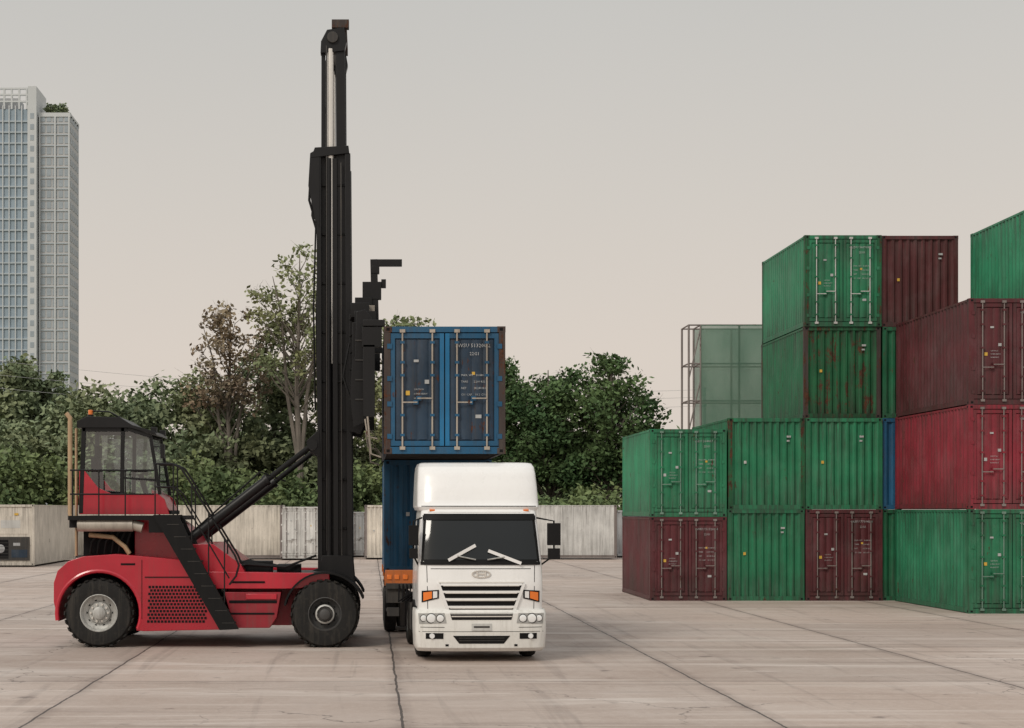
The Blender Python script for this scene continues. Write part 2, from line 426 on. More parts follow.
# ---------------------------------------------------------------- wheels
def tyre(mb,c,Rr,W,rim,axis='Y',lug=True,rimmat=RIM,out=-1,n=40):
    o=out
    P=[(rim,o*(W/2-.04)),(rim+.02,o*W/2),(rim+(Rr-rim)*.5,o*(W/2+.02)),(Rr*.93,o*(W/2+.0)),(Rr*.985,o*(W/2-.05)),
       (Rr,o*(W/2-.09)),(Rr,-o*(W/2-.09)),(Rr*.985,-o*(W/2-.05)),(Rr*.93,-o*W/2),(rim,-o*(W/2-.02))]
    mb.lathe(P,c,RUBBER,n,axis)
    mb.lathe([(rim+.015,o*(W/2-.005)),(rim,o*(W/2-.0)),(rim-.02,o*(W/2-.03)),(rim-.04,o*(W/2-.12)),(rim*.62,o*(W/2-.17)),(rim*.58,o*(W/2-.12)),
              (rim*.36,o*(W/2-.11)),(rim*.34,o*(W/2-.02)),(rim*.26,o*(W/2+.0)),(0.001,o*(W/2+.0))],c,rimmat,n,axis)
    c=Vector(c)
    def P3(r,t,h):
        if axis=='Y': return c+Vector((r*math.cos(t),h,r*math.sin(t)))
        return c+Vector((h,r*math.cos(t),r*math.sin(t)))
    for k in range(10):
        t=k*math.pi/5
        mb.cyl(P3(rim*.47,t,o*(W/2-.13)),P3(rim*.47,t,o*(W/2-.075)),rim*.055,CHROME if rimmat is RIM else RIM,6)
        mb.cyl(P3(rim*.74,t,o*(W/2-.168)),P3(rim*.74,t,o*(W/2-.148)),rim*.075,DARK,8)
    if lug:
        m=26
        for k in range(m):
            t=2*math.pi*k/m
            for s in(-1,1):
                t2=t+(0 if s<0 else math.pi/m)
                a=P3(Rr+.004,t2,s*(W/2-.0));b=P3(Rr+.008,t2+.08,s*.03)
                d=P3(1,t2,0)-c
                mb.beam(a,b,.075,.03,RUBBER,up=d)

# ---------------------------------------------------------------- container handler
H=empty('container_handler',(0,0,0))
NY=35.45
def arc(cx,cz,r,a0,a1,n):
    return [(cx+r*math.cos(R(a0+(a1-a0)*i/n)),cz+r*math.sin(R(a0+(a1-a0)*i/n))) for i in range(n+1)]
RW=(-5.66,.72);FW=(-.94,.70)
poly=[(-6.60,.95),(-6.60,1.35),(-6.52,1.60),(-6.30,1.80),(-6.0,1.90),(-5.3,1.95),(-4.7,1.90),(-3.62,1.80),(-3.42,1.50),(-2.80,.38),(-4.72,.34)]
poly+=arc(RW[0],RW[1],.86,-25,192,18)
mb=MB()
mb.prism(poly,NY+.02,39.35,HRED)
mb.obj('counterweight_body',H,smooth=30,bevel=.07,seg=4)
mb=MB()
mb.box(-6.35,-4.8,36.25,38.5,.45,1.75,DARK)
mb.tube([(x,NY+.05,z) for x,z in arc(RW[0],RW[1],.88,-22,190,24)],.045,HRED,8)
for i in range(17):
    for j in range(11):
        x=-4.62+i*.072+(j%2)*.036+(10-j)*-.003; z=.52+j*.072
        if x< -3.38-(z-.5)*.1 and x<-3.1-(z-.35)*.42+.3:
            mb.box(x,x+.05,NY+.012,NY+.03,z,z+.05,DARK)
mb.box(-6.585,-6.5,NY+.3,NY+.9,1.05,1.2,ORANGE)
mb.box(-4.70,-3.45,NY+.005,NY+.03,1.46,1.48,DARK)
mb.tube([(-4.76,NY+.016,.6),(-4.76,NY+.016,1.83)],.007,DARK,4)
mb.box(-5.2,-4.9,NY+.012,NY+.03,1.72,1.76,DARK)
mb.obj('body_details',H)
mb=MB()
mb.prism([(-5.0,1.9),(-5.0,2.68),(-4.25,2.68),(-4.05,2.55),(-3.60,2.1),(-3.45,1.78),(-4.6,1.8)],36.1,38.7,HRED)
mb.prism([(-3.9,1.75),(-3.85,2.15),(-3.3,2.15),(-2.72,1.72),(-2.60,1.5),(-3.4,1.5)],35.8,39.0,HRED)
mb.prism([(-3.45,1.58),(-.85,1.54),(-.85,1.28),(-1.6,1.22),(-3.3,1.22)],35.62,36.0,HRED)
mb.prism([(-3.45,1.58),(-.85,1.54),(-.85,1.28),(-1.6,1.22),(-3.3,1.22)],38.9,39.25,HRED)
mb.prism([(-3.2,1.5),(-1.0,1.45),(-.75,1.0),(-.75,.6),(-1.7,.42),(-2.9,.42)],36.15,38.6,HREDD)
mb.prism([(-3.05,1.15),(-1.86,1.15),(-1.95,.62),(-2.1,.40),(-2.85,.40)],35.6,36.1,HREDD)
mb.box(-2.95,-1.95,35.585,35.61,.92,.98,DARK);mb.box(-2.95,-2.0,35.585,35.61,.68,.72,DARK)
mb.box(-2.6,-1.95,35.57,35.6,1.0,1.12,HRED)
mb.box(-2.9,-2.2,35.60,35.63,1.34,1.38,DARK)
mb.box(-3.3,-.95,36.0,38.9,1.30,1.50,CHASS)
mb.box(-2.9,-2.1,36.2,36.9,1.5,1.78,BLACKM);mb.box(-2.0,-1.5,36.5,37.2,1.5,1.7,BLACKM)
for k in range(5): mb.tube([(-3.2,36.0+.12*k,1.6),(-2.6,35.95+.1*k,1.72+.02*k),(-1.8,36.0+.1*k,1.66),(-1.15,36.1+.1*k,1.9)],.025,BLACKM,6)
mb.obj('frame',H,bevel=.025)
mb=MB()
tyre(mb,(RW[0],NY+.25,RW[1]),.71,.46,.38)
tyre(mb,(RW[0],39.1,RW[1]),.71,.46,.38,out=1)
mb.obj('rear_wheels',H)
mb=MB()
tyre(mb,(FW[0],NY+.22,FW[1]),.70,.44,.34,rimmat=RIMD)
tyre(mb,(FW[0],NY+.75,FW[1]),.70,.44,.34,rimmat=RIMD)
tyre(mb,(FW[0],38.7,FW[1]),.70,.44,.34,rimmat=RIMD,out=1)
tyre(mb,(FW[0],39.2,FW[1]),.70,.44,.34,rimmat=RIMD,out=1)
mb.lathe([(.17,-.27),(.20,-.25),(.17,-.22)],(FW[0],NY+.24,FW[1]),RIM,24)
mb.lathe([(.10,-.16),(.11,-.34),(.06,-.36),(.001,-.36)],(FW[0],NY+.24,FW[1]),RIMD,18)
mb.cyl((FW[0],NY,FW[1]),(FW[0],39.2,FW[1]),.16,CHASS);mb.cyl((RW[0],NY+.3,RW[1]),(RW[0],39.1,RW[1]),.12,CHASS)
mb.obj('front_wheels',H)
mb=MB()
for y0,y1 in((NY-.02,36.55),(38.3,39.5)):
    a=arc(FW[0],FW[1],.84,22,168,18);b=arc(FW[0],FW[1],.88,168,22,18)
    mb.prism(a+b,y0,y1,BLACKM)
mb.obj('front_fenders',H)
mb=MB()
st=[(-4.50,2.77),(-3.98,2.77),(-3.60,1.98),(-2.72,.40),(-3.12,.38)]
for y in(35.25,36.0): mb.prism(st,y,y+.05,BLACKM)
for k in range(9):
    t=(k+.5)/9;x=-4.15+1.28*t;z=2.7-2.3*t
    mb.box(x-.12,x+.14,35.3,36.0,z-.02,z+.01,CHASS)
    mb.box(x-.13,x+.12,35.244,35.25,z-.006,z+.006,CHASS)
mb.box(-6.28,-4.0,35.35,38.7,2.66,2.75,BLACKM)
mb.box(-6.28,-5.0,35.5,38.6,2.50,2.66,BLACKM)
mb.box(-4.6,-4.0,35.34,35.40,2.4,2.75,BLACKM)
mb.box(-6.05,-5.1,35.9,38.5,1.9,2.5,DARK)
for k in range(6): mb.tube([(-5.9+.15*k,35.85,1.95),(-5.85+.15*k,35.75,2.2),(-5.6+.12*k,35.8,2.5)],.025,BLACKM,6)
mb.tube([(-5.05,35.7,1.95),(-5.15,35.7,2.1),(-5.4,35.7,2.3),(-5.9,35.7,2.35)],.05,TAN,8)
mb.obj('platform_and_stairs',H)
mb=MB()
mb.cyl((-6.1,35.52,2.56),(-4.95,35.52,2.56),.14,MUFF,20)
mb.cyl((-4.95,35.52,2.56),(-4.75,35.52,2.50),.11,MUFF,20)
mb.tube([(-6.05,35.6,2.56),(-6.22,35.6,2.60),(-6.28,35.6,2.8),(-6.28,35.6,4.7),(-6.28,35.6,4.80),(-6.36,35.6,4.90)],.050,TAN,10)
mb.tube([(-6.22,36.0,1.9),(-6.22,36.0,4.6)],.03,TAN,8)
mb.obj('exhaust',H)
mb=MB()
for y in(35.28,36.03):
    rail=[(-4.46,3.83),(-4.1,3.83),(-3.92,3.74),(-3.75,3.48),(-2.80,1.92),(-2.72,1.72),(-2.78,1.5),(-2.92,1.32)]
    mb.tube([(x,y,z) for x,z in rail],.022,BLACK,6)
    mid=[(-4.46,3.35),(-4.1,3.35),(-3.95,3.2),(-2.92,1.45)]
    mb.tube([(x,y,z) for x,z in mid],.016,BLACK,6)
    for x,z0,z1 in((-4.46,2.75,3.83),(-4.08,2.75,3.83),(-3.7,2.2,3.40),(-3.35,1.55,2.82),(-3.02,.95,2.28)):
        mb.tube([(x,y,z0),(x,y,z1)],.016,BLACK,6)
for z in(3.2,3.7): mb.tube([(-6.25,35.42,z),(-4.5,35.42,z)],.018,BLACK,6)
for x in(-6.2,-5.65,-5.1): mb.tube([(x,35.42,2.75),(x,35.42,3.7)],.016,BLACK,6)
mb.obj('handrails',H)
mb=MB()
cy0,cy1=35.75,37.6
for y in(cy0,cy1-.06):
    mb.prism([(-6.12,2.78),(-6.12,3.72),(-6.02,3.72),(-5.72,3.34),(-5.45,3.22),(-4.45,3.20),(-4.32,3.1),(-4.22,2.78)],y,y+.06,HRED)
    mb.beam((-6.08,y+.03,2.8),(-6.02,y+.03,4.62),.07,.09,BLACK,up=(1,0,0))
    mb.beam((-5.22,y+.03,3.2),(-5.20,y+.03,4.62),.07,.08,BLACK,up=(1,0,0))
    mb.beam((-4.62,y+.03,4.42),(-4.42,y+.03,3.2),.07,.07,BLACK,up=(1,0,0))
    mb.beam((-6.05,y+.03,4.58),(-5.1,y+.03,4.58),.07,.12,BLACK)
    mb.beam((-5.1,y+.03,4.58),(-4.60,y+.03,4.42),.07,.08,BLACK)
    mb.beam((-5.2,y+.03,3.55),(-4.5,y+.03,3.5),.05,.04,BLACK)
    mb.add([(-6.05,y+.03,3.3),(-4.45,y+.03,3.2),(-4.62,y+.03,4.42),(-5.15,y+.03,4.58),(-6.02,y+.03,4.58)],[(0,1,2,3,4)],CGLASS)
mb.prism([(-6.16,4.60),(-6.16,4.74),(-5.95,4.84),(-5.25,4.82),(-5.0,4.66),(-4.52,4.52),(-4.48,4.44),(-5.05,4.60)],cy0-.05,cy1+.05,BLACK)
mb.add([(-4.44,cy0+.05,3.2),(-4.44,cy1-.08,3.2),(-4.6,cy1-.08,4.42),(-4.6,cy0+.05,4.42)],[(0,1,2,3)],CGLASS)
mb.box(-6.12,-4.2,cy0+.06,cy1-.06,2.78,2.86,BLACKM)
mb.prism([(-4.6,2.86),(-4.6,3.3),(-4.45,3.2),(-4.22,2.86)],cy0+.06,cy1-.06,HRED)
mb.box(-6.12,-6.05,cy0+.06,cy1-.06,2.8,3.3,HRED)
mb.prism([(-5.95,3.1),(-5.4,3.1),(-5.4,3.28),(-5.75,3.3),(-5.85,4.0),(-5.98,4.0)],36.4,36.95,DARK)
mb.box(-5.92,-5.80,36.52,36.82,4.0,4.25,DARK)
mb.box(-5.8,-5.5,36.5,36.9,2.86,3.1,DARK)
mb.beam((-4.75,36.7,2.9),(-4.95,36.7,3.65),.1,.1,DARK,up=(1,0,0))
mb.lathe([(.17,-.015),(.2,0),(.17,.015)],(-4.98,36.7,3.7),DARK,20,'Z')
mb.cyl((-5.95,36.2,4.84),(-5.95,36.2,4.90),.07,BLACK,12);mb.cyl((-5.95,36.2,4.90),(-5.95,36.2,5.0),.05,ORANGE,12)
mb.tube([(-6.1,36.5,4.8),(-6.0,36.5,5.0),(-5.6,36.5,4.98),(-5.3,36.5,4.82)],.02,BLACK,6)
mb.box(-4.62,-4.5,35.8,36.0,4.5,4.62,BLACK);mb.box(-4.62,-4.5,37.3,37.5,4.5,4.62,BLACK)
mb.beam((-4.55,35.72,4.2),(-4.35,35.6,4.2),.02,.02,BLACK);mb.box(-4.38,-4.3,35.5,35.7,3.95,4.25,BLACK)
mb.obj('cab',H,bevel=.01)
mb=MB()
for y in(36.35,38.25):
    mb.prism([(-1.02,.62),(-.40,.62),(-.46,10.45),(-1.06,10.5),(-1.12,7.0)],y+.10,y+.14,BLACK)
    mb.beam((-1.06,y+.12,.62),(-1.10,y+.12,10.5),.26,.10,BLACK,up=(1,0,0))
    mb.beam((-.42,y+.12,.62),(-.48,y+.12,10.5),.26,.12,BLACK,up=(1,0,0))
    mb.beam((-.72,y+.06,.62),(-.76,y+.06,10.4),.08,.11,BLACK,up=(1,0,0))
    for k in range(9):
        z=1.4+k*1.05
        mb.box(-1.03,-.5,y+.04,y+.11,z,z+.05,BLACKM)
    mb.beam((-.60,y+.16,6.0),(-.64,y+.16,13.1),.20,.20,BLACK,up=(1,0,0))
    mb.beam((-1.01,y+.16,6.0),(-1.00,y+.16,12.75),.12,.085,BLACK,up=(1,0,0))
    mb.cyl((-.85,y+.08,6.0),(-.85,y+.08,12.75),.075,CHROME,14)
    mb.cyl((-.88,y+.06,1.0),(-.88,y+.06,10.4),.075,BLACK,12)
    mb.tube([(-.92,y-.01,2.0),(-.93,y-.01,12.8)],.016,CHASS,6)
    mb.tube([(-.60,y-.01,1.6),(-.62,y-.01,10.3)],.018,CHASS,6)
    mb.tube([(-1.18,y+.02,9.1),(-1.30,y+.02,9.5),(-1.26,y+.02,10.2),(-1.1,y+.02,10.5)],.03,BLACKM,6)
    mb.tube([(-1.17,y+.05,5.0),(-1.21,y+.05,7.2),(-1.15,y+.05,9.3)],.022,BLACKM,6)
    mb.prism([(-1.08,8.9),(-1.08,10.62),(-1.28,10.5),(-1.32,9.8),(-1.18,9.1)],y-.02,y+.06,BLACK)
    mb.prism([(-1.26,10.40),(-.44,10.5),(-.46,10.66),(-1.18,10.62)],y-.03,y+.3,BLACK)
    mb.prism([(-1.06,12.65),(-1.05,12.90),(-.92,13.15),(-.55,13.2),(-.50,12.9),(-.55,12.7)],y+.02,y+.28,BLACK)
    mb.lathe([(.001,-.03),(.12,-.03),(.12,.03),(.001,.03)],(-.80,y+.0,12.98),CHASS,18)
    mb.prism([(-1.1,.55),(-1.2,1.3),(-1.02,1.9),(-.38,1.9),(-.30,1.0),(-.45,.5)],y-.04,y+.02,BLACK)
    mb.prism([(-1.06,4.0),(-1.34,4.15),(-1.36,4.35),(-1.08,4.6)],y-.02,y+.1,BLACK)
for z,h in((.8,.5),(2.3,.25),(4.1,.3),(6.2,.25),(8.4,.25),(10.15,.3)):
    mb.box(-1.05,-.92,36.5,38.4,z,z+h,BLACK)
for z,h in((11.4,.16),(12.75,.28)):
    mb.box(-.96,-.86,36.6,38.4,z,z+h,BLACK)
mb.box(-.6,-.5,36.5,38.5,13.15,13.32,RFRAME)
mb.box(-.82,-.45,36.4,36.6,13.2,13.38,RFRAME)
mb.obj('mast',H,bevel=.008)
mb=MB()
for y in(36.0,38.75):
    a=Vector((-3.85,y,2.22));b=Vector((-1.22,y,4.25));m1=a.lerp(b,.62)
    mb.tube([a,m1],.105,BLACK,16);mb.tube([m1,m1.lerp(b,.06)],.125,BLACK,16);mb.tube([m1,b],.06,BLACKM,12)
    mb.lathe([(.001,-.1),(.13,-.1),(.13,.1),(.001,.1)],a,BLACK,16);mb.lathe([(.001,-.1),(.11,-.1),(.11,.1),(.001,.1)],b,BLACK,16)
    mb.tube([a+Vector((.05,-.05,.15)),m1+Vector((-.1,-.05,.2)),m1+Vector((.3,-.03,.05))],.02,BLACKM,6)
    mb.prism([(-4.0,1.9),(-3.95,2.35),(-3.7,2.3),(-3.5,1.8)],y-.08,y-.03,BLACK)
mb.obj('tilt_cylinders',H)
mb=MB()
for y in(36.25,38.35):
    mb.prism([(-.44,4.55),(-.44,7.05),(-.15,7.05),(.02,6.75),(.02,5.0),(-.2,4.5)],y,y+.10,BLACK)
for z in(4.7,5.6,6.5): mb.box(-.4,-.15,36.3,38.4,z,z+.28,BLACK)
mb.box(-.12,.06,35.2,39.4,6.25,6.62,BLACK)
mb.box(-.08,.02,34.25,40.2,6.32,6.55,BLACK)
for y in(34.2,40.0):
    mb.box(-.14,.30,y,y+.22,6.575,6.70,BLACK)
    mb.box(-.16,.24,y+.02,y+.18,6.15,6.56,BLACK)
    mb.box(-.14,.10,y+.02,y+.18,4.75,6.2,BLACK)
    mb.tube([(-.05,y+.0,4.75),(.02,y-.02,4.0),(.22,y-.02,3.93)],.022,STEELT,6)
    mb.tube([(-.10,y+.0,4.7),(-.05,y-.02,4.35),(.15,y-.02,4.3)],.018,STEELT,6)
for y in(34.7,35.3,39.0):
    mb.box(-.36,-.05,y,y+.12,5.0,6.7,BLACK)
mb.box(-.38,-.10,34.6,39.4,5.15,5.5,BLACK)
mb.prism([(-.34,4.55),(-.40,5.2),(-.36,5.9),(-.30,6.0),(-.28,6.9),(-.10,6.95),(.02,6.8),(.10,6.6),(.10,5.2),(-.02,4.7)],34.55,34.62,BLACK)
for z in(5.1,5.5,5.9,6.3): mb.box(-.30,.0,34.53,34.55,z,z+.03,CHASS)
mb.box(-.38,.0,34.9,35.9,4.75,5.1,BLACKM)
mb.box(-.32,.12,35.1,35.9,6.62,6.98,BLACK)
mb.box(-.40,-.02,35.5,36.3,6.9,7.2,BLACK)
mb.beam((.12,36.2,6.6),(.08,36.2,8.2),.17,.15,BLACK,up=(1,0,0))
mb.box(.02,.68,36.12,36.28,8.06,8.20,BLACK)
mb.box(.02,.20,36.1,36.3,7.9,8.06,BLACK)
mb.box(-.16,.24,36.1,36.3,7.35,7.72,BLACK);mb.box(.24,.34,36.15,36.28,7.60,7.78,BLACK)
mb.box(-.32,.04,36.05,36.35,6.95,7.38,BLACK)
mb.cyl((-.2,36.0,7.1),(-.2,36.4,7.1),.16,BLACK,14)
for k in range(5):
    mb.tube([(-.42,36.1,6.9-k*.35),(-.3,35.8,7.05-k*.4),(-.1,35.7,6.7-k*.35),(-.05,35.6,6.2-k*.2)],.022,BLACKM,6)
mb.tube([(-.42,34.9,6.3),(-.55,34.8,5.6),(-.38,34.7,5.1)],.022,BLACKM,6)
mb.box(-.02,.10,35.95,36.1,7.0,7.2,STEELT)
mb.obj('spreader',H,bevel=.008)

# ---------------------------------------------------------------- truck
T=empty('truck')
TM=Matrix.Translation((2.10,32.1,0))@Matrix.Rotation(R(1.6),4,'Z')
class Surf:
    def __init__(s,rows,D=.28,p=3.4): s.rows=rows;s.D=D;s.p=p
    def at(s,z):
        r=s.rows
        if z<=r[0][0]: return r[0][1:]
        for a,b in zip(r,r[1:]):
            if z<=b[0]:
                t=(z-a[0])/(b[0]-a[0]);return (a[1]+(b[1]-a[1])*t,a[2]+(b[2]-a[2])*t)
        return r[-1][1:]
    def y(s,x,z):
        yf,hw=s.at(z);u=min(1,abs(x/hw));return yf+s.D*(1-(1-u**s.p)**(1/s.p))
def shell(mb,sf,yb,mat,n=30,top=True,bottom=True,sub=3):
    zs=[]
    for a,b in zip(sf.rows,sf.rows[1:]):
        for k in range(sub): zs.append(a[0]+(b[0]-a[0])*k/sub)
    zs.append(sf.rows[-1][0])
    vs=[];fs=[]
    for z in zs:
        yf,hw=sf.at(z)
        vs.append((-hw,yb,z))
        for i in range(n+1):
            t=-1+2*i/n;x=hw*math.sin(t*math.pi/2);vs.append((x,sf.y(x,z),z))
        vs.append((hw,yb,z))
    m=n+3
    for j in range(len(zs)-1):
        for i in range(m):
            a=j*m+i;b=j*m+(i+1)%m;fs.append((a,b,b+m,a+m))
    if bottom: fs.append(tuple(range(m-1,-1,-1)))
    if top: fs.append(tuple(range((len(zs)-1)*m,len(zs)*m)))
    mb.add(vs,fs,mat)
def patch(mb,sf,cs,off,mat,nx=16,nz=4,depth=.05):
    bl,br,tr,tl=cs;vs=[];fs=[]
    for j in range(nz+1):
        for i in range(nx+1):
            u=i/nx;v=j/nz
            x=(bl[0]*(1-u)+br[0]*u)*(1-v)+(tl[0]*(1-u)+tr[0]*u)*v
            z=(bl[1]*(1-u)+br[1]*u)*(1-v)+(tl[1]*(1-u)+tr[1]*u)*v
            vs.append((x,sf.y(x,z)-off,z))
    N=len(vs);w=nx+1
    for j in range(nz):
        for i in range(nx):
            a=j*w+i;fs.append((a,a+1,a+1+w,a+w))
    loop=[i for i in range(w)]+[j*w+nx for j in range(1,nz+1)]+[nz*w+i for i in range(nx-1,-1,-1)]+[j*w for j in range(nz-1,0,-1)]
    back=[(vs[i][0],vs[i][1]+depth,vs[i][2]) for i in loop]
    for k in range(len(loop)):
        a=loop[k];b=loop[(k+1)%len(loop)]
        fs.append((b,a,N+k,N+(k+1)%len(loop)))
    mb.add(vs+back,fs,mat)
def rect(x0,x1,z0,z1): return [(x0,z0),(x1,z0),(x1,z1),(x0,z1)]
cab=Surf([(.55,.08,1.17),(.95,.03,1.185),(1.45,.0,1.19),(1.88,.05,1.18),(2.35,.20,1.15),(2.80,.36,1.11),(2.90,.44,1.10),(2.95,.56,1.05)])
bump=Surf([(.20,.02,1.20),(.27,-.06,1.235),(.60,-.10,1.25),(.92,-.09,1.25),(.985,-.03,1.235)],D=.34,p=3.6)
mb=MB(TM)
shell(mb,cab,2.0,WHITE)
mb.obj('cab_shell',T,smooth=40)
mb=MB(TM)
shell(mb,bump,.95,WHITED,sub=3)
mb.obj('bumper',T,smooth=40)
defl=Surf([(2.86,.42,1.14),(2.93,.40,1.175),(3.0,.46,1.175),(3.3,.58,1.165),(3.58,.72,1.15),(3.70,.82,1.135),(3.78,.98,1.10),(3.80,1.2,1.04)],D=.35,p=3.6)
mb=MB(TM)
shell(mb,defl,2.05,WHITE,sub=4)
mb.obj('roof_deflector',T,smooth=50)
mb=MB(TM)
patch(mb,defl,rect(-1.10,1.10,2.935,2.95),.004,DARK,24,1,.01)
patch(mb,cab,[(-1.13,1.86),(1.13,1.86),(1.06,2.80),(-1.06,2.80)],.006,BLACKM,30,8,.02)
patch(mb,cab,[(-1.08,1.93),(1.08,1.93),(1.01,2.74),(-1.01,2.74)],.012,WIND,30,8,.02)
patch(mb,cab,rect(-1.08,1.08,2.68,2.77),.03,BLACKM,20,1,.03)
patch(mb,cab,rect(-.98,.98,2.83,2.88),.012,WHITE,20,1,.03)
patch(mb,cab,rect(-1.14,1.14,1.83,1.89),.02,BLACKM,24,1,.03)
for a,b in(((-.10,1.93),(-.45,2.00)),((.12,1.93),(.45,1.98))):
    pa=Vector((a[0],cab.y(*a)-.05,a[1]));pb=Vector((b[0],cab.y(*b)-.05,b[1]));
    mb.tube([pa,pb],.014,RIM,6)
for a,b in(((-.62,1.92),(-.10,2.20)),((.14,2.10),(.76,1.86))):
    pa=Vector((a[0],cab.y(*a)-.05,a[1]));pb=Vector((b[0],cab.y(*b)-.05,b[1]))
    mb.beam(pa,pb,.03,.06,WHITE)
for s in(-1,1):
    patch(mb,cab,[(s*1.0,1.0),(s*1.012,1.0),(s*1.03,1.82),(s*1.018,1.82)] if s>0 else [(-1.012,1.0),(-1.0,1.0),(-1.018,1.82),(-1.03,1.82)],.002,DARK,1,6,.02)
    x0,x1=(.80,1.12) if s>0 else(-1.12,-.80)
    zz=[(x0,1.20),(x1,1.12),(x1,1.34),(x0,1.36)] if s>0 else [(x0,1.12),(x1,1.20),(x1,1.36),(x0,1.34)]
    patch(mb,cab,zz,.012,BLACKM,8,3,.03)
    k=.03
    xs=x0+.13 if s>0 else x1-.13
    if s>0:
        patch(mb,cab,[(xs,1.20),(x1-k,1.15),(x1-k,1.31),(xs,1.33)],.022,ORANGE,8,3,.03);patch(mb,cab,[(x0+k,1.215),(xs-.02,1.20),(xs-.02,1.33),(x0+k,1.335)],.022,LENS,4,3,.03)
    else:
        patch(mb,cab,[(x0+k,1.15),(xs,1.20),(xs,1.33),(x0+k,1.31)],.022,ORANGE,8,3,.03);patch(mb,cab,[(xs+.02,1.20),(x1-k,1.215),(x1-k,1.335),(xs+.02,1.33)],.022,LENS,4,3,.03)
patch(mb,cab,[(-.60,.99),(.60,.99),(.78,1.47),(-.78,1.47)],.008,BLACKM,16,4,.02)
for z,w in((1.465,.77),(1.325,.73),(1.185,.69),(1.04,.64)):
    patch(mb,cab,rect(-w,w,z-.02,z+.02),.045,WHITE,16,1,.05)
    patch(mb,cab,rect(-w+.05,w-.05,z-.034,z-.020),.05,CHROME,12,1,.04)
patch(mb,cab,[(-.80,1.49),(.80,1.49),(.81,1.515),(-.81,1.515)],.03,CHROME,16,1,.04)
for s in(-1,1):
    a=[(s*.60,.98),(s*.66,.98),(s*.84,1.48),(s*.78,1.48)]
    if s<0:a=[a[1],a[0],a[3],a[2]]
    patch(mb,cab,a,.04,WHITE,3,4,.05)
# oval badge with a cross bar
ey=cab.y(0,1.66)
mb.tube([(.17*math.cos(t*math.pi/12),ey-.02,1.66+.065*math.sin(t*math.pi/12)) for t in range(25)],.014,CHROME,6)
mb.box(-.09,-.065,ey-.03,ey,1.615,1.705,CHROME);mb.box(.065,.09,ey-.03,ey,1.615,1.705,CHROME);mb.box(-.07,.07,ey-.028,ey,1.65,1.672,CHROME)
patch(mb,cab,rect(-.95,.95,1.752,1.764),.003,DARK,16,1,.01)
patch(mb,bump,[(-.56,.80),(.56,.80),(.60,.93),(-.60,.93)],.006,BLACKM,12,2,.02)
patch(mb,bump,rect(-.57,.57,.855,.875),.02,CHROME,12,1,.03)
patch(mb,bump,[(-.42,.35),(.42,.35),(.54,.50),(-.54,.50)],.006,BLACKM,12,2,.02)
for z in(.40,.45): patch(mb,bump,rect(-.43,.43,z,z+.015),.014,CHASS,8,1,.02)
patch(mb,bump,rect(-.19,.19,.60,.73),.015,MARK,4,1,.02)
patch(mb,bump,rect(-.15,.15,.65,.685),.018,CHASS,4,1,.005)
patch(mb,bump,rect(-1.18,1.18,.575,.583),.003,DARK,24,1,.01)
for s in(-1,1):
    def q(x0,x1,z0,z1): return rect(x0,x1,z0,z1) if s>0 else rect(-x1,-x0,z0,z1)
    h=[(.66,.74),(1.17,.72),(1.19,.92),(.70,.93)]
    if s<0:h=[(-h[1][0],h[1][1]),(-h[0][0],h[0][1]),(-h[3][0],h[3][1]),(-h[2][0],h[2][1])]
    patch(mb,bump,h,.008,RIM,10,3,.02)
    for cx,r in((.78,.07),(.95,.085),(1.09,.06)):
        y=bump.y(cx,.83)
        mb.lathe([(r*1.15,.0),(r*1.1,-.012),(r,-.012)],(s*cx,y-.006,.83),DARK,18)
        mb.lathe([(.001,-.016),(r*.6,-.02),(r*.95,-.012),(r,.0)],(s*cx,y-.006,.83),LENS,18)
    patch(mb,bump,q(.72,1.05,.44,.55),.006,BLACKM,8,2,.02)
    mb.lathe([(.001,-.03),(.045,-.03),(.055,.0)],(s*.93,bump.y(.93,.495),.495),LENS,14)
    patch(mb,bump,q(.62,.68,.30,.34),.006,DARK,2,1,.02)
    patch(mb,bump,q(.70,1.15,.655,.665),.003,DARK,6,1,.01)
    vs=[]
    for y,z in((.62,1.95),(1.45,1.95),(1.45,2.70),(.80,2.70)):
        hw=cab.at(z)[1];vs.append((s*(hw+.008),y,z))
    mb.add(vs,[(0,1,2,3) if s>0 else(3,2,1,0)],WIND)
    mb.box(s*1.17,s*1.205,.5,1.55,1.0,1.02,DARK)
    mb.box(s*1.175,s*1.215,.62,1.5,.5,.95,WHITED)
    a=arc(1.3,.5,.56,-5,185,14);vs=[];fs=[]
    for (yy,z) in a:
        vs+= [(s*1.22,yy,z),(s*.75,yy,z),(s*1.22,1.3+(yy-1.3)*1.1,.5+(z-.5)*1.1),(s*.75,1.3+(yy-1.3)*1.1,.5+(z-.5)*1.1)]
    for i in range(len(a)-1):
        b=i*4;fs+=[(b,b+4,b+5,b+1),(b+2,b+3,b+7,b+6),(b,b+2,b+6,b+4),(b+1,b+5,b+7,b+3)]
    mb.add(vs,fs,BLACKM)
    X=1.40 if s>0 else -1.27
    mb.tube([(s*1.10,.42,2.72),(X,.18,2.66),(X,.16,2.0),(s*1.17,.35,1.82)],.018,BLACKM,8)
for x in(-.9,.9): mb.box(x-.05,x+.05,cab.y(x,2.86)-.03,cab.y(x,2.86)+.05,2.85,2.88,ORANGE)
mb.obj('cab_trim',T,smooth=40)
mb=MB(TM)
mb.box(1.28,1.52,.10,.26,2.20,2.62,BLACKM);mb.box(1.29,1.51,.10,.24,1.93,2.14,BLACKM)
mb.box(-1.36,-1.18,.10,.26,2.20,2.58,BLACKM);mb.box(-1.35,-1.19,.10,.24,1.95,2.14,BLACKM)
mb.box(1.30,1.50,.262,.27,2.23,2.59,LENS)
mb.obj('mirrors',T,bevel=.04,seg=3)
mb=MB(TM)
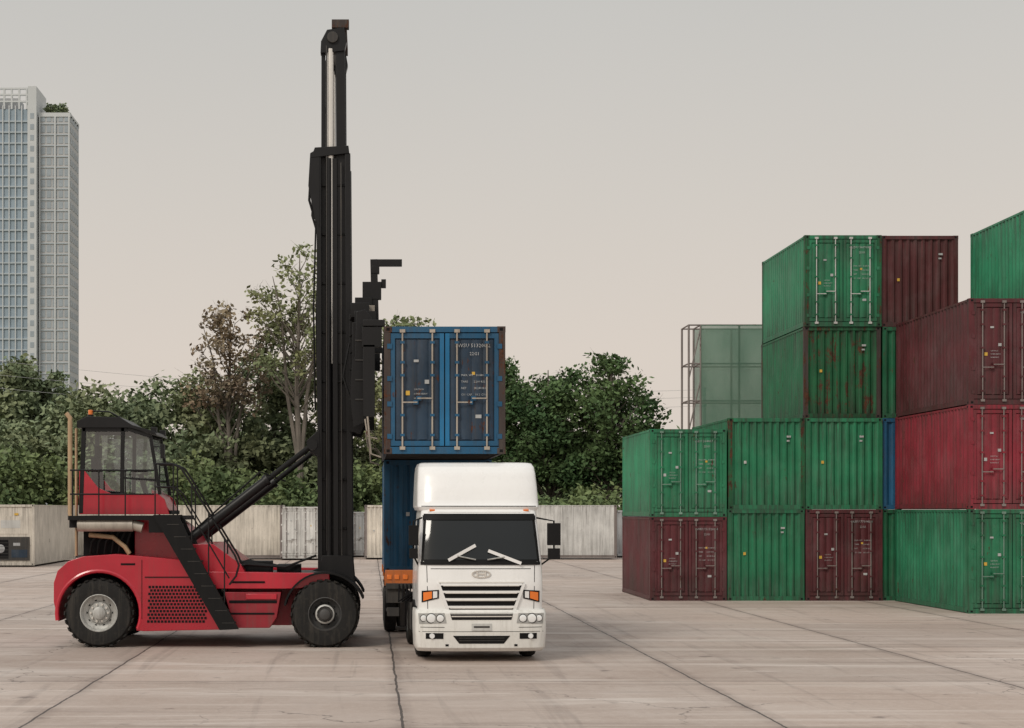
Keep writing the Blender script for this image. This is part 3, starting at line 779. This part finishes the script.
for s in(-1,1):
    tyre(mb,(s*1.02,1.3,.5),.5,.28,.27,'X',False,out=s,rimmat=RIM)
    tyre(mb,(s*1.04,4.35,.5),.5,.27,.27,'X',False,out=s,rimmat=RIM);tyre(mb,(s*.72,4.35,.5),.5,.27,.27,'X',False,out=s,rimmat=RIM)
mb.cyl((-1,1.3,.5),(1,1.3,.5),.08,CHASS);mb.cyl((-1,4.35,.5),(1,4.35,.5),.1,CHASS)
mb.obj('wheels',T)
mb=MB(TM)
for s in(-1,1):
    mb.box(s*.36,s*.44,.4,5.3,.62,.88,CHASS)
    mb.box(s*.6,s*1.18,2.3,3.4,.40,.95,CHASS)
    mb.box(s*.80,s*1.2,3.78,4.92,1.06,1.10,BLACKM)
    mb.box(s*.80,s*1.2,4.92,4.95,.55,1.08,BLACKM)
mb.box(-1.0,1.0,.5,1.9,.42,.7,DARK)
mb.box(-.9,.9,2.05,2.3,.8,2.6,CHASS)
mb.cyl((-.95,2.25,.9),(-.95,2.25,2.9),.07,MUFF)
mb.cyl((0,4.3,.9),(0,4.3,1.12),.45,CHASS)
mb.obj('chassis',T,bevel=.01)

TR=empty('semi_trailer')
mb=MB()
for s in(-1,1):
    mb.box(1.53+s*.42,1.53+s*.56,36.0,45.2,1.12,1.40,ORP)
    mb.box(1.53+s*1.10,1.53+s*1.16,38.6,39.5,.55,.6,CHASS)
    for Y in(40.3,41.6,42.9): mb.box(1.53+s*.75,1.53+s*1.2,Y-.6,Y+.6,1.07,1.10,BLACKM)
for Y in(36.2,38.7,41.6,44.6): mb.box(.31,2.75,Y,Y+.16,1.26,1.455,ORP)
mb.box(.32,2.74,36.0,36.1,1.30,1.60,ORP)
for x in(.36,.52,.7): mb.box(x,x+.10,35.98,36.0,1.40,1.50,ORANGE)
mb.box(.33,1.0,35.985,36.0,1.20,1.32,CHASS)
mb.box(.34,.7,36.05,36.3,.9,1.25,CHASS)
mb.box(.36,.62,36.02,36.2,.62,.80,CHASS)
for k in range(4): mb.tube([(.62+.08*k,36.0,1.3),(.60+.08*k,35.7,.95),(.85+.05*k,35.3,1.15)],.018,DARK,6)
for s in(-1,1):
    mb.box(1.53+s*.75,1.53+s*.85,38.2,38.3,.25,1.2,CHASS);mb.box(1.53+s*.65,1.53+s*.95,38.1,38.4,.18,.25,CHASS)
mb.obj('trailer_frame',TR,bevel=.008)
mb=MB()
for Y in(40.3,41.6,42.9):
    for s in(-1,1):
        tyre(mb,(1.53+s*1.05,Y,.5),.5,.27,.27,'X',False,out=s);tyre(mb,(1.53+s*.73,Y,.5),.5,.27,.27,'X',False,out=s)
    mb.cyl((.6,Y,.5),(2.5,Y,.5),.08,CHASS)
mb.obj('trailer_wheels',TR)

# ---------------------------------------------------------------- scaffold with netting
nm=NT('green_netting');tc=nm.n('ShaderNodeTexCoord').outputs['Object']
w1=nm.noise(nm.mapping(tc,(.8,.8,.35)),1.0,4)
col=nm.mix(w1,(.10,.22,.155,1),(.22,.36,.27,1))
df=nm.n('ShaderNodeBsdfDiffuse',{'Color':col});tl=nm.n('ShaderNodeBsdfTranslucent',{'Color':col})
a1=nm.n('ShaderNodeMixShader',{0:.5,1:df.outputs[0],2:tl.outputs[0]})
tp=nm.n('ShaderNodeBsdfTransparent')
a2=nm.n('ShaderNodeMixShader',{0:nm.step(w1,.3,.7,.18,.36),1:a1.outputs[0],2:tp.outputs[0]})
nm.t.links.new(a2.outputs[0],nm.out.inputs[0])
SC=empty('netted_scaffold')
mb=MB()
sx0,sx1,sy0,sy1,sz=12.0,16.6,64.0,65.4,9.85
for x in(sx0,sx0+.45,13.9,15.6,sx1):
    for y in(sy0,sy1): mb.tube([(x,y,0),(x,y,sz)],.04,STEELD,6)
for z in(1.9,3.8,5.7,7.0,8.4,sz):
    for y in(sy0,sy1): mb.tube([(sx0,y,z),(sx1,y,z)],.03,STEELD,6)
    for x in(sx0,sx0+.45): mb.tube([(x,sy0,z),(x,sy1,z)],.03,STEELD,6)
for k in range(5):
    mb.tube([(sx0,sy0,k*1.95),(sx0+.45,sy0,k*1.95+1.95)],.025,STEELD,6)
mb.obj('frame',SC)
mb=MB()
def net(x0,x1,y0,z0,z1,n=24):
    vs=[];fs=[]
    for j in range(9):
        for i in range(n+1):
            u=i/n;z=z0+(z1-z0)*j/8
            b=.05*math.sin(u*17+j)+.04*math.sin(u*41+j*2.3)
            vs.append((x0+(x1-x0)*u,y0+b,z))
    for j in range(8):
        for i in range(n):
            a=j*(n+1)+i;fs.append((a,a+1,a+n+2,a+n+1))
    mb.add(vs,fs,nm.mat)
net(sx0+.45,sx1,sy0-.12,.1,sz);net(sx0+.5,sx1,sy1+.1,.1,sz)
mb.obj('netting',SC)

# ---------------------------------------------------------------- trees
rng=np.random.default_rng(3)
def leaf_cloud(cl,per,size,stray=.15):
    V=[];Tn=[]
    for (cx,cy,cz,r,t) in cl:
        n=max(8,int(per*r*r))
        d=rng.normal(size=(n,3));d/=np.linalg.norm(d,axis=1)[:,None]
        rad=r*rng.random(n)**.45*(1+stray*rng.normal(size=n))
        p=np.array([cx,cy,cz])+d*rad[:,None]*np.array([1,1,.72])
        p[:,2]=np.maximum(p[:,2],.1)
        nn=rng.normal(size=(n,3))*.9+np.array([0,-.25,.9]);nn/=np.linalg.norm(nn,axis=1)[:,None]
        a=np.cross(nn,rng.normal(size=(n,3)));a/=np.linalg.norm(a,axis=1)[:,None]
        b=np.cross(nn,a)
        s=size*(.6+.8*rng.random(n))[:,None]
        q=np.stack([p-a*s,p-b*s*.6,p+a*s,p+b*s*.6],axis=1)
        V.append(q.reshape(-1,3));Tn.append(np.clip(t+.22*rng.normal(size=n),0,1))
    return np.concatenate(V),np.concatenate(Tn)
def leaf_obj(name,V,Tn,mat,parent=None):
    nf=len(V)//4
    me=bpy.data.meshes.new(name)
    me.vertices.add(len(V));me.vertices.foreach_set('co',V.astype(np.float32).ravel())
    me.loops.add(nf*4);me.loops.foreach_set('vertex_index',np.arange(nf*4,dtype=np.int32))
    me.polygons.add(nf);me.polygons.foreach_set('loop_start',np.arange(0,nf*4,4,dtype=np.int32))
    me.update(calc_edges=True)
    at=me.attributes.new('tint','FLOAT','FACE');at.data.foreach_set('value',Tn.astype(np.float32))
    me.materials.append(mat)
    o=bpy.data.objects.new(name,me);COL.objects.link(o)
    if parent:o.parent=parent
    return o
def clumps(x,y,zc,rw,rh,k,cr):
    out=[]
    for i in range(k):
        d=rng.normal(size=3);d/=np.linalg.norm(d)
        rr=rng.random()**.42
        p=d*rr*np.array([rw,rw,rh])
        if p[2]<-rh*.55: p[2]*=.5
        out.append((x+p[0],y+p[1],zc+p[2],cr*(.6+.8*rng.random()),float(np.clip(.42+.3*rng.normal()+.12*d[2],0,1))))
    return out
def tree(name,x,y,h,cw,crown_lo,k,cr,per,leaf,mat,trunk=.28,lean=0,extra=None,fork=False):
    E=empty(name,(0,0,0))
    zc=(h+crown_lo)/2;rh=(h-crown_lo)/2
    cl=clumps(x+lean,y,zc,cw/2,rh,k,cr)
    if extra: cl+=extra
    mb=MB()
    tr=[Vector((x,y,0)),Vector((x+lean*.2+.2,y,h*.25)),Vector((x+lean*.6-.15,y,h*.5)),Vector((x+lean*.9,y,h*.78)),Vector((x+lean,y,h*.95))]
    mb.tube(tr,[trunk,trunk*.8,trunk*.6,trunk*.32,trunk*.1],BARK,8)
    if fork:
        for dx in(-1.3,1.5):
            mb.tube([tr[1],tr[2]+Vector((dx*.5,0,0)),tr[3]+Vector((dx,.3,-.5)),tr[4]+Vector((dx*1.5,.3,-1.5))],[trunk*.6,trunk*.45,trunk*.25,trunk*.08],BARK,7)
    for (cx,cy,cz,r,t) in cl:
        c=Vector((cx,cy,cz));zz=max(h*.22,cz-abs(cx-x)*.9-1.2)
        f=min(.95,zz/h)
        P=tr[-1]
        for a,b in zip(tr,tr[1:]):
            if a.z<=zz<=b.z: P=a.lerp(b,(zz-a.z)/(b.z-a.z));break
        m=P.lerp(c,.5)+Vector((random.uniform(-.3,.3),random.uniform(-.3,.3),random.uniform(-.1,.5)))
        w=trunk*.34*(1-f*.6)
        mb.tube([P,m,c],[w,w*.6,w*.2],BARK,5,False)
        for _ in range(3):
            e=c+Vector((random.uniform(-1,1),random.uniform(-1,1),random.uniform(-.3,1)))*r
            mb.tube([m.lerp(c,.6),c.lerp(e,.5),e],[w*.3,w*.2,w*.08],BARK,4,False)
    mb.obj('trunk_and_branches',E)
    V,Tn=leaf_cloud(cl,per,leaf)
    leaf_obj('leaves',V,Tn,mat,E)
    return E
tree('tall_tree',-10.2,124,18.6,6.8,8.0,46,1.0,60,.18,LEAFB,.26,fork=True)
tree('tall_tree',-5.2,121,22.2,7.4,9.5,56,.95,66,.18,LEAFL,.30,lean=.2,fork=True)
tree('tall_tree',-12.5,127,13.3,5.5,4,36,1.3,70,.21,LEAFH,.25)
tree('tall_tree',-2.6,126,18.5,5.5,6,36,1.1,66,.19,LEAFL,.25)
tree('tall_tree',1.6,122,17.2,7.6,4.5,50,1.15,70,.20,LEAFL,.28)
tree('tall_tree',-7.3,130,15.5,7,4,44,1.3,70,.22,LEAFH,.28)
tree('broadleaf_tree',17.6,124,13.9,6.2,2.2,100,1.15,105,.18,LEAF,.32)
tree('broadleaf_tree',13.2,126,14.0,7.6,2.2,110,1.25,105,.18,LEAF,.32)
tree('broadleaf_tree',8.9,128,15.2,6.4,2.2,90,1.25,100,.18,LEAF,.32)
cl=[]
for (x,y,h,w,k) in [(-27,128,9.5,9,60),(-22.5,132,11.0,8,50),(-19.5,126,11.8,7,50),(-16,129,12.4,7.5,50),(-13,124,10,7,44),(-9.5,126,10,8,44),(-5,128,10.5,8,50),(-1,126,9,8,44),(3,128,10.5,8,50),(6.5,124,8,7,40),(24,134,8,9,50),(30,134,9,9,40),(-33,130,10,9,40)]:
    cl+=clumps(x,y,h*.5+.5,w/2,h*.5-.3,k,1.4)
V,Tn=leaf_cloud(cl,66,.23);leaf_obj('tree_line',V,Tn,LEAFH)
cl=[]
for (x,y,h,w,k) in [(-29,118,7.5,8,60),(-24,117,7.2,7,50),(-18.5,118,6,7,40),(-12.5,118,6.2,7,44),(-6.5,118,6.5,7,44),(0,118,6,7,40),(9.5,119,5,7,34),(15,119,4.6,8,40)]:
    cl+=clumps(x,y,h*.5,w/2,h*.5-.2,k,1.2)
V,Tn=leaf_cloud(cl,64,.21);leaf_obj('shrub_belt',V,Tn,LEAFM)
cl=[]
for i in range(100):
    x=-36+i*.6;cl.append((x,114+rng.random()*1.5,1.2+rng.random()*1.3,1.0+.4*rng.random(),float(rng.random()*.7)))
for i in range(60):
    x=9.0+i*.22;cl.append((x,114+rng.random()*1.5,1.6+rng.random()*2.0,.9,float(rng.random())))
V,Tn=leaf_cloud(cl,60,.19);leaf_obj('hedge',V,Tn,LEAFM)
cl=[]
for (x,y,h,w,k) in [(-44,205,21.8,13,80),(-39.5,208,19.5,10,60),(-52,205,20,14,60),(-34,206,12,9,40),(-28,206,12.5,10,40),(38,205,12,16,60),(-15,210,12,16,60),(5,210,12,20,60),(24,210,10,16,50)]:
    cl+=clumps(x,y,h*.5+.5,w/2,h*.5-.3,k,2.0)
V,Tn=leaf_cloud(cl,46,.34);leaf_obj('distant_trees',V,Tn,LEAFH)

# ---------------------------------------------------------------- tower
def plain(name,col,rough=.6,var=.06):
    m=NT(name);tc=m.n('ShaderNodeTexCoord').outputs['Object']
    n=m.noise(m.mapping(tc,(1,1,2)),.12,5);lo=tuple(c*(1-var) for c in col)
    m.set('Base Color',m.mix(m.step(n,.35,.65),c4(lo),c4(col)));m.set('Roughness',rough);return m.mat
TW=plain('tower_white',(.58,.60,.61));TG=plain('tower_glass',(.31,.39,.455),.5,.16);TG2=plain('tower_window',(.36,.41,.45),.5,.18);TC=plain('tower_concrete',(.47,.475,.48))  # tower tones paled, the distance haze sits in these colours and the slab edges
TL=plain('tower_slab_edge',(.43,.49,.53))
B=empty('apartment_tower')
mb=MB()
Y0=500.
mb.box(-122,-98.4,Y0,Y0+14,0,121,TG)
for k in range(37):
    z=3.2*k+2
    mb.box(-122,-98.3,Y0-.35,Y0,z,z+.42,TL)
for i in range(12):
    x=-121+i*1.85
    mb.box(x,x+.28,Y0-.5,Y0-.352,0,122,TW)
mb.box(-100.4,-97.9,Y0-1.2,Y0+14,0,127.5,TW)
for k in range(37):
    z=3.2*k+2.8;mb.box(-99.7,-98.6,Y0-1.26,Y0-1.1,z,z+1.6,TG2)
for i in range(10):
    x=-121+i*2.2;mb.box(x,x+.5,Y0-.3,Y0+.4,121,127,TW)
for z in(123,125,126.8): mb.box(-122,-100.6,Y0-.32,Y0+.3,z,z+.5,TW)
mb.box(-120,-104,Y0+3,Y0+11,121,125,TC)
mb.box(-97.6,-88.4,Y0+1,Y0+16,0,119,TC)
for k in range(37):
    z=3.2*k+2
    for i in range(5):
        x=-97.0+i*1.75
        mb.box(x,x+1.25,Y0+.9,Y0+1.1,z+.4,z+2.4,TG2)
    mb.box(-97.6,-88.2,Y0+.75,Y0+.95,z+2.75,z+3.0,TL)
    for i in range(4):
        y=Y0+2+i*3.5
        mb.box(-88.45,-88.3,y,y+2.2,z+.5,z+2.3,TG2)
mb.box(-97.7,-88.3,Y0+.7,Y0+16.1,119,120.2,TW)
for x in(-97.5,-93,-88.9): mb.box(x,x+.45,Y0+.6,Y0+.8,0,119,TW)
mb.obj('walls_and_windows',B,smooth=0)
cl=[(-96+rng.random()*6,Y0+4+rng.random()*6,121+rng.random()*2.6,1.2,.5) for _ in range(26)]
V,Tn=leaf_cloud(cl,40,.4);leaf_obj('roof_garden',V,Tn,LEAFH,B)

mb=MB()
def cable(z0,z1,z2,y,xa=-38,xb=24):
    pts=[]
    for i in range(41):
        t=i/40;x=xa+(xb-xa)*t
        z=z0*(1-t)*(1-2*t)+4*z1*t*(1-t)+z2*t*(2*t-1)
        pts.append((x,y,z))
    mb.tube(pts,.016,GREYC,4)
cable(17.5,13.4,13.0,142,-46,28);cable(16.0,12.6,12.4,142.4,-46,28);cable(14.9,11.6,11.7,142.8,-46,28)
for x in(-46,28): mb.tube([(x,142.4,0),(x,142.4,17.6 if x<0 else 13.2)],.14,TC,8);mb.box(x-.06,x+.06,141.7,143.1,(14.7 if x<0 else 11.6),(14.9 if x<0 else 11.75),CHASS)
mb.obj('power_line')

# ---------------------------------------------------------------- world, sun, camera
W=bpy.data.worlds.new('World');S.world=W;W.use_nodes=True
nt=W.node_tree;nt.nodes.clear()
out=nt.nodes.new('ShaderNodeOutputWorld')
sky=nt.nodes.new('ShaderNodeTexSky');sky.sky_type='NISHITA';sky.sun_disc=False
el=R(42)
d=Vector((-.62*math.cos(el),-.78*math.cos(el),math.sin(el)))
sky.sun_elevation=el;sky.sun_rotation=math.atan2(d.x,d.y);sky.dust_density=6;sky.air_density=1.5
b1=nt.nodes.new('ShaderNodeBackground');b1.inputs[1].default_value=.008
nt.links.new(sky.outputs[0],b1.inputs[0])
tc=nt.nodes.new('ShaderNodeTexCoord');sp=nt.nodes.new('ShaderNodeSeparateXYZ');nt.links.new(tc.outputs['Generated'],sp.inputs[0])
rp=nt.nodes.new('ShaderNodeValToRGB');nt.links.new(sp.outputs[2],rp.inputs[0])
cr=rp.color_ramp
cr.elements[0].position=0;cr.elements[0].color=(.71,.625,.550,1)
cr.elements[1].position=1;cr.elements[1].color=(.90,.90,.89,1)
for p,c in((.09,(.695,.620,.555)),(.18,(.63,.585,.535)),(.29,(.555,.54,.51)),(.45,(.61,.60,.58))):
    e=cr.elements.new(p);e.color=(*c,1)
nz=nt.nodes.new('ShaderNodeTexNoise');nz.inputs['Scale'].default_value=1.6;nz.inputs['Detail'].default_value=3
nt.links.new(tc.outputs['Generated'],nz.inputs[0])
mr=nt.nodes.new('ShaderNodeMapRange');mr.inputs[1].default_value=.3;mr.inputs[2].default_value=.7;mr.inputs[3].default_value=.95;mr.inputs[4].default_value=1.0
nt.links.new(nz.outputs[0],mr.inputs[0])
b2=nt.nodes.new('ShaderNodeBackground');nt.links.new(rp.outputs[0],b2.inputs[0]);nt.links.new(mr.outputs[0],b2.inputs[1])
ad=nt.nodes.new('ShaderNodeAddShader');nt.links.new(b1.outputs[0],ad.inputs[0]);nt.links.new(b2.outputs[0],ad.inputs[1])
nt.links.new(ad.outputs[0],out.inputs[0])
L=bpy.data.lights.new('sun','SUN');L.energy=1.5;L.angle=R(16);L.color=(1,.93,.83)
lo=bpy.data.objects.new('sun',L);COL.objects.link(lo)
lo.rotation_euler=d.to_track_quat('Z','Y').to_euler();lo.location=(-30,-30,50)

cam=bpy.data.cameras.new('camera');co=bpy.data.objects.new('camera',cam);COL.objects.link(co)
co.location=(0,0,2.85);co.rotation_euler=(R(90),0,0)
cam.sensor_width=36;cam.lens=1700/1024*36;cam.shift_x=(512-370)/1024;cam.shift_y=(511-364)/1024;cam.clip_end=6000;cam.clip_start=.1
S.camera=co
S.view_settings.view_transform='Standard';S.view_settings.look='None';S.view_settings.exposure=0
